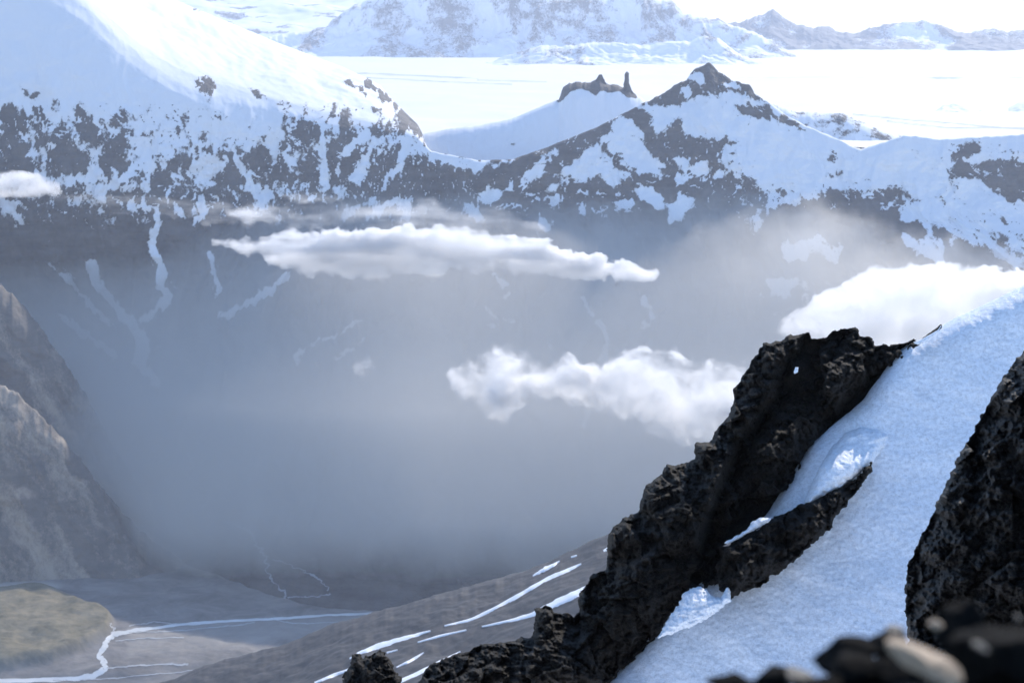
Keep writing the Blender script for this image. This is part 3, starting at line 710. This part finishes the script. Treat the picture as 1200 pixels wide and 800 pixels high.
# ---- river and streams
m, nt, out = new_mat('river_water'); kk = NT(nt); p_ = kk.pos()
kk.l(kk.bsdf((.70, .72, .72), .25, kk.bump(kk.noise(.6, 3, .6, p_), .25, .4), .6), out.inputs['Surface']); WATER = m
o = ribbon('river', fl, [(-60, 799, 5), (30, 797, 5), (90, 795, 5), (112, 791, 7), (123, 784, 7), (122, 775, 6.5), (115, 768, 6), (123, 757, 6), (126, 749, 6), (134, 743, 5.5), (150, 740, 4.6), (185, 735, 3.4), (230, 730, 3), (280, 727, 2.8), (330, 724.5, 3), (380, 721, 2.6), (440, 718.5, 2.4), (520, 716, 2)], WATER, .7, 3, 320, None, .6, .5)
tag(o, 'bright winding river across the valley floor', kind='structure')
BRAID = rock_mat('shallow_channel', (.34, .35, .36), (.48, .49, .50), .1, .3)
for pts in ([(125, 783, 1.4), (160, 780, 1.6), (200, 778, 1.8), (222, 778, 2.2)], [(131, 743, 1.2), (134, 737, 1.2), (128, 730, 1.0)], [(135, 751, 1), (170, 748, 1), (215, 747, 1.2)], [(150, 741, 1), (200, 740, 1.2), (262, 734, 1), (300, 729, 1)], [(60, 797, 1), (120, 796, 1.2), (180, 790, 1), (235, 784, .9)], [(310, 724, 1), (345, 731, 1.2), (398, 729, .9)], [(210, 731, 1), (180, 729, 1), (150, 733, 1)]):
    tag(ribbon('stream', fl, pts, BRAID, .7, 5, 120, None, 1.1, 2.2), kind='structure')
GRAVEL = rock_mat('stream_gravel', (.22, .23, .25), (.36, .38, .41), .1, .3)
for pts in ([(216, 478, 1.2), (206, 500, 1.5), (214, 515, 1.6), (222, 533, 2), (226, 548, 1.6), (213, 553, 1.2), (230, 566, 1.6), (247, 580, 1.6), (240, 591, 1.8), (228, 598, 1.4)],
            [(240, 602, 1.2), (268, 612, 1.6), (292, 622, 1.8), (302, 640, 1.8), (312, 655, 2), (314, 670, 1.8), (322, 685, 1.8), (336, 698, 2), (330, 712, 2.2), (330, 724, 2.4)],
            [(318, 655, 1), (345, 664, 1.2), (368, 675, 1.2), (388, 692, 1.2)], [(336, 700, 1), (360, 700, 1), (388, 697, 1)]):
    q = [pts[0]]
    tag(ribbon('stream', wall, pts, GRAVEL, 1.5, 7, 160, None, 1.3, 4.5), kind='structure')
# ------------------------------------------------------------------ foreground
LAVA = rock_mat('black_lava', (.004, .0036, .0032), (.027, .0235, .020), 1.1, .12, .85, .2, .25)
LAVA2 = rock_mat('dark_scree_rock', (.004, .004, .004), (.020, .019, .018), 2.2, .10, .7, .3, .2)
FSNOW = snow_mat('firn_snow', 5.5, .05, .6, (.84, .90, .97))

def foreY(px, py): return 62 + (800 - py) * .027 - (px - 900) * .002

crest = [(1010, 470), (1050, 415), (1062, 404), (1080, 397), (1095, 386), (1120, 372), (1160, 354), (1200, 334), (1300, 288), (1420, 240)]
snow_poly = crest + [(1420, 900), (640, 900), (690, 815), (735, 775), (770, 735), (800, 700), (850, 660), (900, 600), (925, 560), (950, 520)]
def sdet(px, py, d):
    u, v = px * .8 + py * .6, py * .8 - px * .6
    return .10 * fbm(u / 90, v / 50, 3, 150) + .016 * fbm(px / 7, py / 5, 4, 151, .6)
snow_o = lens('snow_slope', snow_poly, lambda x, y: foreY(x, y) + 1.2, 1.6, lambda d, x, y: .9 * (1 - np.exp(-d / 9)), lambda d, x, y: 2.5 * (1 - np.exp(-d / 25)), FSNOW, .7, 18, sdet, (), True, 152)
tag(snow_o, 'steep blue-white snow slope between two dark rock walls', kind='structure')

outcrop = [(888, 412), (893, 404), (895, 401), (905, 402), (915, 399), (920, 394), (935, 391), (946, 388), (950, 391), (951, 397), (958, 397), (968, 394), (975, 389), (985, 386), (995, 385), (1005, 387), (1012, 394), (1020, 396), (1026, 404), (1040, 404), (1060, 401), (1076, 397),
           (1066, 408), (1058, 424), (1050, 440), (1042, 452), (1025, 466), (1012, 482), (997, 500), (986, 510), (975, 526), (966, 541), (956, 556), (946, 571), (938, 588), (930, 600), (905, 610), (880, 622), (858, 633), (846, 640), (850, 660), (850, 690), (838, 697), (826, 690), (812, 690), (800, 700), (785, 720), (776, 740), (755, 762), (735, 777), (715, 797), (690, 830), (480, 830),
           (490, 805), (495, 786), (510, 776), (530, 768), (560, 757), (600, 750), (622, 746), (625, 735), (628, 715), (640, 710), (655, 718), (672, 722), (678, 712), (676, 702), (682, 695), (690, 680), (692, 672), (705, 668), (711, 668), (712, 650), (713, 625), (720, 615), (735, 605), (748, 600), (750, 585), (755, 575), (765, 562), (778, 557), (782, 545), (790, 546), (805, 540), (813, 537), (813, 520), (818, 516), (832, 518), (838, 510), (842, 500), (850, 490), (858, 475), (862, 455), (870, 440), (880, 425)]
hole = [(930, 434), (932, 430), (936, 430), (934, 436), (930, 438)]
groove1 = [(950, 396), (944, 412), (936, 430), (920, 450), (910, 468), (895, 490), (880, 512), (868, 530), (858, 555), (845, 580), (838, 605), (826, 640), (815, 675)]
groove2 = [(1040, 440), (1010, 468), (985, 500), (960, 530), (935, 570), (900, 605), (860, 625)]
groove3 = [(720, 660), (760, 640), (800, 655), (790, 690), (770, 730)]
groove4 = [(880, 560), (885, 600), (850, 640), (800, 650)]
def odet(px, py, d):
    f1, e1 = facets(px / 95 + .2 * fbm(px / 60, py / 60, 3, 160), py / 110, 161)
    f2, e2 = facets(px / 30 + .25 * fbm(px / 25, py / 25, 3, 162), py / 36, 163)
    f3, e3 = facets(px / 10 + .3 * fbm(px / 9, py / 9, 2, 164), py / 10, 165)
    n = 1.25 * f1 + .80 * f2 + .24 * f3 - .10 * np.exp(-(e2 / .10)**2)
    n = n + .38 * fbm(px / 55, py / 55, 4, 166) + .34 * fbm(px / 11, py / 9, 5, 167, .66)
    for g, w_, dep in ((groove1, 9, 1.9), (groove2, 15, 1.2), (groove3, 14, .9), (groove4, 14, .8)):
        n = n - dep * np.exp(-(seg_dist(px, py, g) / w_)**2)
    slab = smooth01(-8, 8, (px - np.interp(py, [396, 430, 512, 580, 675, 830], [950, 936, 880, 845, 815, 760])))
    return n - 1.0 * slab * smooth01(700, 640, py)
oc = lens('rock_outcrop', outcrop, lambda x, y: foreY(x, y) + .8, 1.25, lambda d, x, y: 2.6 * (1 - np.exp(-d / 34)) + .4 * (1 - np.exp(-d / 4)), lambda d, x, y: 2.2 * (1 - np.exp(-d / 40)) + .3 * (1 - np.exp(-d / 3)), LAVA, 3.0, 16, odet, (hole,), True, 170)
tag(oc, 'large black jagged lava outcrop with a deep diagonal crack, left of the snow slope', 'rock outcrop')

rib_poly = [(842, 640), (858, 634), (880, 622), (905, 607), (922, 597), (938, 592), (955, 585), (975, 575), (1000, 560), (1018, 545), (1024, 541), (1020, 552), (1010, 563), (1000, 580), (985, 600), (965, 625), (942, 648), (920, 666), (900, 680), (880, 692), (868, 694), (856, 699), (848, 699), (840, 690), (840, 670)]
def rdet(px, py, d):
    f2, e2 = facets(px / 34, py / 34, 181); f3, e3 = facets(px / 11 + .3 * fbm(px / 9, py / 9, 2, 184), py / 11, 182)
    return .8 * f2 + .35 * f3 + .25 * fbm(px / 7, py / 7, 4, 183, .6) + .6 * fbm(px / 30, py / 30, 3, 185)
o = lens('rock_rib', rib_poly, lambda x, y: foreY(x, y) - .7, 1.25, lambda d, x, y: 1.5 * (1 - np.exp(-d / 16)), lambda d, x, y: 2.6 * (1 - np.exp(-d / 12)), LAVA, 4.0, 14, rdet, (), True, 186)
tag(o, 'low dark rock rib jutting into the snow slope below the snow lobe', 'rock rib')

pin = [(398, 815), (403, 792), (411, 780), (413, 766), (420, 764), (425, 769), (432, 767), (440, 763), (450, 764), (455, 770), (461, 780), (468, 790), (474, 815), (470, 860), (396, 860)]
def pdet(px, py, d):
    f2, e2 = facets(px / 22, py / 22, 191); f3, e3 = facets(px / 8, py / 8, 192)
    return .5 * f2 + .2 * f3 + .15 * fbm(px / 6, py / 6, 4, 193, .6)
o = lens('rock_pinnacle', pin, lambda x, y: foreY(x, y), 1.0, lambda d, x, y: 1.1 * (1 - np.exp(-d / 14)), lambda d, x, y: 1.1 * (1 - np.exp(-d / 14)), LAVA, 2.6, 9, pdet, (), True, 194)
tag(o, 'small black rock pinnacle standing alone at the bottom edge, left of the main outcrop', 'rock pinnacle')

rw = [(1062, 720), (1061, 690), (1064, 662), (1078, 632), (1092, 605), (1100, 585), (1112, 560), (1125, 530), (1140, 508), (1150, 488), (1160, 470), (1172, 448), (1180, 436), (1192, 420), (1205, 407), (1260, 350), (1420, 330), (1420, 900), (1080, 900), (1066, 780)]
def wdet(px, py, d):
    f1, e1 = facets(px / 60, py / 60, 200); f2, e2 = facets(px / 20 + .3 * fbm(px / 20, py / 20, 2, 204), py / 20, 201); f3, e3 = facets(px / 8, py / 8, 202)
    return 1.1 * f1 + .5 * f2 + .13 * f3 + .5 * fbm(px / 40 + py / 90, py / 40, 4, 206) + .22 * fbm(px / 7, py / 6, 4, 203, .65)
o = lens('rock_wall', rw, lambda x, y: 44 + (800 - y) * .012 - (x - 1060) * .012, 1.25, lambda d, x, y: 2.4 * (1 - np.exp(-d / 45)), lambda d, x, y: 3.0 * (1 - np.exp(-d / 25)), LAVA2, 2.2, 9, wdet, (), True, 205)
tag(o, 'black rubbly rock wall along the right edge, right of the snow slope', 'rock wall')

# snow caught on the rocks
def bank(poly, dY, front, lab, jag=1.0, lump=.12):
    o = lens('snow_patch', poly, lambda x, y: foreY(x, y) + (dY(x, y) if callable(dY) else dY), 1.0, lambda d, x, y: front * (1 - np.exp(-d / 5)), lambda d, x, y: .8 * (1 - np.exp(-d / 6)), FSNOW, jag, 7, lambda x, y, d: lump * fbm(x / 8, y / 6, 4, 210), (), True, 211)
    tag(o, lab, 'snow patch', 'snow caught on the black rocks')
bank([(849, 636), (862, 628), (876, 620), (882, 610), (890, 607), (906, 605), (900, 612), (885, 620), (868, 630), (853, 637)], -1.7, .35, 'thin wedge of snow in the gap above the rock rib')
bank([(770, 748), (783, 724), (795, 708), (800, 696), (808, 690), (818, 686), (828, 690), (836, 698), (844, 700), (850, 692), (852, 685), (856, 694), (856, 704), (845, 714), (820, 730), (795, 740)], -1.8, .5, 'bright ragged snow lip at the foot of the black outcrop', 1.6)
bank([(930, 436), (932, 430), (936, 430), (935, 436), (931, 438)], -1.9, .15, 'tiny white snow spot in the crack of the outcrop', .2)
bank([(1070, 402), (1082, 396), (1098, 387), (1103, 381), (1100, 389), (1088, 398), (1075, 404)], -.9, .2, 'small snow scrap in the notch on top of the snow slope', .6)
o = lens('rock_rib', [(1066, 403), (1080, 397), (1092, 388), (1103, 380), (1104, 384), (1096, 391), (1084, 400), (1070, 408)], lambda x, y: foreY(x, y) - .3, .8, lambda d, x, y: .35 * (1 - np.exp(-d / 4)), lambda d, x, y: .6 * (1 - np.exp(-d / 4)), LAVA, .6, 6, None, (), True, 213)
tag(o, 'short dark sliver of rock on the skyline where outcrop meets snow', 'rock rib')

bank([(1024, 540), (1036, 524), (1041, 510), (1030, 503), (1008, 500), (990, 508), (975, 524), (962, 545), (952, 565), (942, 590), (950, 592), (966, 584), (984, 573), (1002, 559), (1014, 549)], lambda x, y: -.45 + .85 * smooth01(552, 515, y), .75, 'thick rounded snow lobe overhanging the rock rib', 1.0, .05)

# ---- ground at the photographer's feet and the mountainside below it
yy = np.array([-12, -4, 0, 3, 5, 6.5, 8, 12, 25, 50, 80, 200, 500, 1000, 1400.])
zz = np.array([-1.4, -1.6, -1.75, -2.0, -2.3, -2.62, -3.2, -6, -15, -32, -55, -140, -340, -620, -800.])
yr = np.concatenate([np.linspace(-12, 3, 40), np.linspace(3.05, 9, 120), np.geomspace(9.2, 1400, 90)])
xr = np.concatenate([np.linspace(-1, -.02, 20), np.linspace(0, .45, 130), np.linspace(.5, 1.2, 20)])
YY, XX = np.meshgrid(yr, xr, indexing='ij')
XXw = XX * (6 + np.maximum(YY, 0) * 1.0)
ZZ = np.interp(YY, yy, zz) + .10 * fbm(XXw * 1.3, YY * 1.3, 5, 220) * smooth01(60, 8, YY) + .16 * np.clip(XXw - .6, 0, 6) * smooth01(25, 7, YY) * smooth01(0, 3, YY)
f3, e3 = facets(XXw * 6, YY * 6, 221); ZZ = ZZ + .05 * f3 * smooth01(12, 8, YY)
o = mesh_obj('ground', np.stack([XXw, YY, ZZ], -1).reshape(-1, 3), grid_faces(*YY.shape), terrain_mat('stony_ground', (.007, .007, .007), (.03, .028, .026), 2.2, .1, .2, .3), False, {'snow': smooth01(10, 14, YY).ravel()})  # snow down the unseen slope, added to bounce light onto the firn
tag(o, 'dark stony ground at the photographer\'s feet', kind='structure')

# ---- loose boulders on that ground, just in front of the camera
BLK = rock_mat('black_boulder', (.004, .004, .004), (.014, .013, .012), 9.0, .02, .85, .05, .2)
TAN = rock_mat('pale_boulder', (.38, .26, .16), (.50, .37, .25), 10.0, .012, .55, .3, 0)
GREYB = rock_mat('grey_boulder', (.025, .024, .022), (.085, .078, .068), 12.0, .015, .5, .45, 0)
def boulder(pxc, pyc, Y, sx, sy, sz, mat, rz, ry, lab, seed, rx=0.0, flat=None):
    bm = bmesh.new(); bmesh.ops.create_icosphere(bm, subdivisions=5, radius=1)
    rnd = random.Random(seed); off = Vector((rnd.random() * 50, rnd.random() * 50, rnd.random() * 50))
    planes = [(Vector((rnd.gauss(0, 1), rnd.gauss(0, 1), rnd.gauss(0, 1))).normalized(), rnd.uniform(.5, .86)) for _ in range(13)]
    for v in bm.verts:
        n = v.co.normalized(); r = 1.0
        for pn, pd in planes:
            c = n.dot(pn)
            if c > .05: r = min(r, pd / c)
        r *= 1 + .07 * mnoise.fractal(n * 2.2 + off, 1, 2, 5) + .02 * mnoise.noise(n * 9 + off)
        v.co = Vector((n.x * r * sx, n.y * r * sy, n.z * r * sz))
    me = bpy.data.meshes.new('boulder'); bm.to_mesh(me); bm.free(); me.materials.append(mat)
    for p in me.polygons: p.use_smooth = True
    try: me.set_sharp_from_angle(angle=math.radians(16))
    except Exception: pass
    o = bpy.data.objects.new('boulder', me); COL.objects.link(o)
    x, y, z = at(pxc, pyc, Y); o.location = (float(x), float(y), float(z)); o.rotation_euler = (rx, ry, rz)
    tag(o, lab, 'boulder', 'loose boulders in the blurred foreground')
u = 1 / F
B = [  # px, py, Y, half width px, half height px, material
    (1084, 777, 4.5, 46, 22, TAN, .2, .42, 'pale tan flat-topped boulder, the biggest light stone in the blurred foreground'),
    (1172, 768, 4.9, 56, 60, BLK, .5, .2, 'big black boulder filling the bottom right corner'),
    (1132, 730, 5.5, 34, 34, BLK, 1.2, .1, 'rounded black boulder poking up behind the corner boulder'),
    (1052, 741, 5.5, 20, 12, GREYB, .3, .30, 'small light-topped stone directly above the pale tan boulder'),
    (1044, 757, 5.7, 34, 22, BLK, 2.2, .1, 'black stone under the small light-topped stone'),
    (985, 776, 5.6, 40, 24, BLK, .9, -.25, 'wide black boulder left of the pale tan boulder'),
    (1008, 796, 5.1, 46, 28, BLK, 1.9, .0, 'black boulder on the bottom edge between pale tan and wide black ones'),
    (935, 791, 5.2, 26, 11, GREYB, .2, .15, 'grey stone with a bright flat top on the bottom edge'),
    (965, 812, 5.0, 46, 22, BLK, 2.9, .1, 'low black boulder in front of the bright-topped grey stone'),
    (908, 800, 5.6, 30, 17, BLK, .1, -.3, 'black stone second from the left of the foreground row'),
    (862, 806, 5.7, 34, 13, BLK, .8, .1, 'leftmost low black stone of the foreground row'),
    (1000, 760, 5.9, 11, 8, GREYB, .7, .3, 'fist-sized grey stone on top of the wide black boulder'),
    (1098, 731, 5.0, 10, 8, TAN, .6, .2, 'smallest pale pebble wedged beside the rounded black boulder'),
    (1150, 757, 4.3, 16, 9, GREYB, 1.4, .4, 'grey pebble lying on the big corner boulder'),
    (1192, 724, 5.2, 9, 8, GREYB, .4, .2, 'small grey pebble at the right edge above the corner boulder'),
    (1056, 796, 5.0, 30, 24, BLK, 1.3, .1, 'black stone tucked under the left end of the pale tan boulder'),
    (1085, 832, 4.4, 60, 24, BLK, .4, .1, 'black boulder below the pale tan one, cut off by the bottom edge')]
for i, (a, b, Y, hw, hh, mt, rz, ry, lab) in enumerate(B):
    lit = mt is not BLK
    if mt is GREYB: hw, hh = hw * .72, hh * .72
    if mt is BLK: b += 4 if a > 1100 else -3
    boulder(a, b, Y, hw * u * Y * 1.15, (hw * 1.05 if lit else (hw + hh) * .6) * u * Y, hh * u * Y * (.62 if lit else 1.1), mt, rz * .2, ry, lab, 300 + i, .24 if lit else 0)

# ---- two rock towers on the shoulder behind the summit
TOWER = rock_mat('tower_rock', (.035, .036, .042), (.08, .075, .075), .05, 4.0)
o = lens('rock_tower', [(726, 118), (730, 104), (732, 92), (732.5, 86), (734.5, 83.5), (737, 86), (737, 92), (737.5, 99), (740, 105), (747, 117)], lambda x, y: 5985 + 0 * x, .5, lambda d, x, y: 14 * (1 - np.exp(-d / 2)), lambda d, x, y: 14 * (1 - np.exp(-d / 2)), TOWER, .4, 5, None, (), True, 230)
tag(o, 'thin tall rock tower on the far shoulder left of the dark summit', 'rock tower')
o = lens('rock_tower', [(690, 106), (695, 98), (699, 92), (702, 87.5), (705.5, 87), (707, 91), (709, 96), (715, 103), (720, 108)], lambda x, y: 5985 + 0 * x, .5, lambda d, x, y: 16 * (1 - np.exp(-d / 3)), lambda d, x, y: 16 * (1 - np.exp(-d / 3)), TOWER, .5, 5, None, (), True, 231)
tag(o, 'stubby rounded rock tower left of the thin tall tower', 'rock tower')

# ------------------------------------------------------------------ air: haze, valley mist and clouds
HAZE_D, MIST_D = 2.9e-5, 7.5e-3
def box_obj(name, x0, x1, y0, y1, z0, z1, mat):
    V = [(x, y, z) for z in (z0, z1) for y in (y0, y1) for x in (x0, x1)]
    return mesh_obj(name, V, [(0, 2, 3, 1), (4, 5, 7, 6), (0, 1, 5, 4), (2, 6, 7, 3), (0, 4, 6, 2), (1, 3, 7, 5)], mat, False)
hz = box_obj('haze', -30000, 30000, -300, 30000, FLOOR - 60, 760, volume_mat('haze', HAZE_D, (.74, .82, .98), .3))
tag(hz, kind='stuff')

mist_poly = [(150, 698), (128, 672), (112, 640), (70, 628), (-60, 610), (-500, 600), (-500, 215), (0, 212), (90, 214), (170, 218), (260, 216), (380, 216), (520, 222), (640, 222), (740, 226), (830, 208), (960, 222), (1060, 258), (1200, 290), (1400, 300), (1500, 500), (1400, 690), (1000, 700), (600, 705), (300, 706), (170, 704)]
def mistF(px, py):
    # front of the mist: a plane the sun just grazes on its way over the crest to the valley floor
    y = (H0 / 2 - py) / F; r = (-SP + y * CP) / (CP + y * SP)
    Yv = (3990 + (0 - FLOOR) / .70) / (1 - r / .70)
    return np.minimum(Yv, 5230 - 60 * smooth01(420, 60, px)) + 300 * smooth01(520, 40, px) + np.interp(py, [300, 400, 480, 620, 700], [0, -60, -130, -150, -50])
ms = lens('mist', mist_poly, lambda x, y: mistF(x, y) + 150, 6, lambda d, x, y: 150 * (1 - np.exp(-(d / 55)**2)), lambda d, x, y: 400 * (1 - np.exp(-(d / 60)**2)), volume_mat('mist', MIST_D, (1.0, .985, .95), .35), 14, 120, None, (), True, 240)
tag(ms, 'grey-blue mist filling the valley', kind='stuff')

def cloud(poly, Y, th, dens, scale, lo, hi, lab, group=None, step=3, edge=22, aniso=.55, jag=7):
    m = volume_mat('cloud', dens, (1, 1, 1), aniso, (scale, lo, hi, 9))
    o = lens('cloud', poly, lambda x, y: Y + 0 * x, step, lambda d, x, y: th * (1 - np.exp(-d / edge)), lambda d, x, y: th * (1 - np.exp(-d / edge)), m, jag, 26, None, (), True, 250)
    tag(o, lab, 'cloud', group)
cloud([(250, 284), (300, 276), (380, 270), (450, 265), (520, 264), (580, 270), (640, 284), (700, 298), (745, 308), (772, 320), (765, 330), (720, 330), (650, 327), (590, 322), (540, 318), (490, 322), (440, 328), (390, 328), (340, 318), (300, 304), (270, 294)],
      4450, 75, .11, (.0022, .006, .013), .26, .60, 'long flat bright cloud stretched across the middle of the valley', None, 3, 18)
cloud([(520, 440), (545, 425), (575, 408), (600, 402), (622, 415), (640, 425), (665, 415), (690, 420), (705, 428), (730, 408), (760, 402), (790, 412), (815, 424), (845, 420), (880, 432), (885, 470), (860, 500), (830, 520), (800, 525), (770, 510), (735, 495), (700, 485), (660, 470), (620, 470), (590, 498), (560, 485), (535, 465)],
      3800, 95, .20, (.010, .011, .013), .38, .72, 'puffy ragged white cloud just left of the black outcrop', 'puffy clouds in front of the valley wall', 3, 34)
cloud([(905, 390), (925, 372), (945, 352), (975, 335), (1010, 318), (1050, 309), (1090, 306), (1130, 308), (1170, 314), (1215, 318), (1260, 330), (1300, 420), (1100, 440), (1000, 420), (930, 402)],
      3400, 130, .08, (.008, .009, .011), .32, .68, 'big cream cloud rising behind the top of the snow slope', None, 3, 30)
cloud([(-60, 205), (-10, 198), (20, 197), (45, 203), (68, 214), (72, 226), (40, 234), (0, 233), (-60, 235)], 4700, 60, .05, (.006, .01, .014), .34, .55, 'small bright cloud at the left edge under the cliffs', None, 3, 8, .55, 3)
cloud([(262, 246), (285, 240), (310, 239), (340, 244), (362, 250), (355, 257), (325, 261), (285, 262), (265, 256)], 4720, 45, .045, (.005, .01, .016), .36, .58, 'small bright oval cloud above the left end of the long flat cloud', None, 3, 7, .55, 3)
cloud([(318, 228), (345, 223), (375, 225), (400, 231), (412, 238), (380, 241), (345, 238)], 4850, 30, .03, (.005, .01, .016), .36, .62, 'thin cloud wisp right above the small oval cloud', None, 3, 6, .55, 3)
cloud([(411, 428), (418, 421), (428, 417), (438, 421), (443, 430), (438, 440), (425, 443), (413, 437)], 3900, 18, .04, (.03, .03, .03), .38, .62, 'tiny cloud puff alone in the middle of the misty valley', 'puffy clouds in front of the valley wall', 2, 6, .55, 3)
cloud([(60, 232), (160, 226), (260, 236), (360, 236), (470, 232), (590, 244), (640, 268), (560, 276), (440, 262), (340, 268), (240, 262), (140, 248)], 4800, 70, .018, (.0025, .006, .012), .40, .66, 'faint grey veil of cloud under the cliffs', None, 4, 14)
cloud([(855, 90), (900, 74), (960, 68), (1030, 66), (1100, 64), (1160, 70), (1240, 66), (1330, 72), (1330, 112), (1230, 118), (1150, 108), (1080, 112), (1000, 100), (920, 100)], 12000, 220, .03, (.0012, .0025, .006), .40, .62, 'flat white cloud bank lying on the far glacier below the blue range', None, 4, 10)
cloud([(10, 565), (28, 566), (44, 572), (52, 585), (36, 592), (16, 586)], 4050, 22, .012, (.02, .02, .02), .38, .64, 'small grey cloud shred against the brown hillside', None, 2, 7, .55, 3)
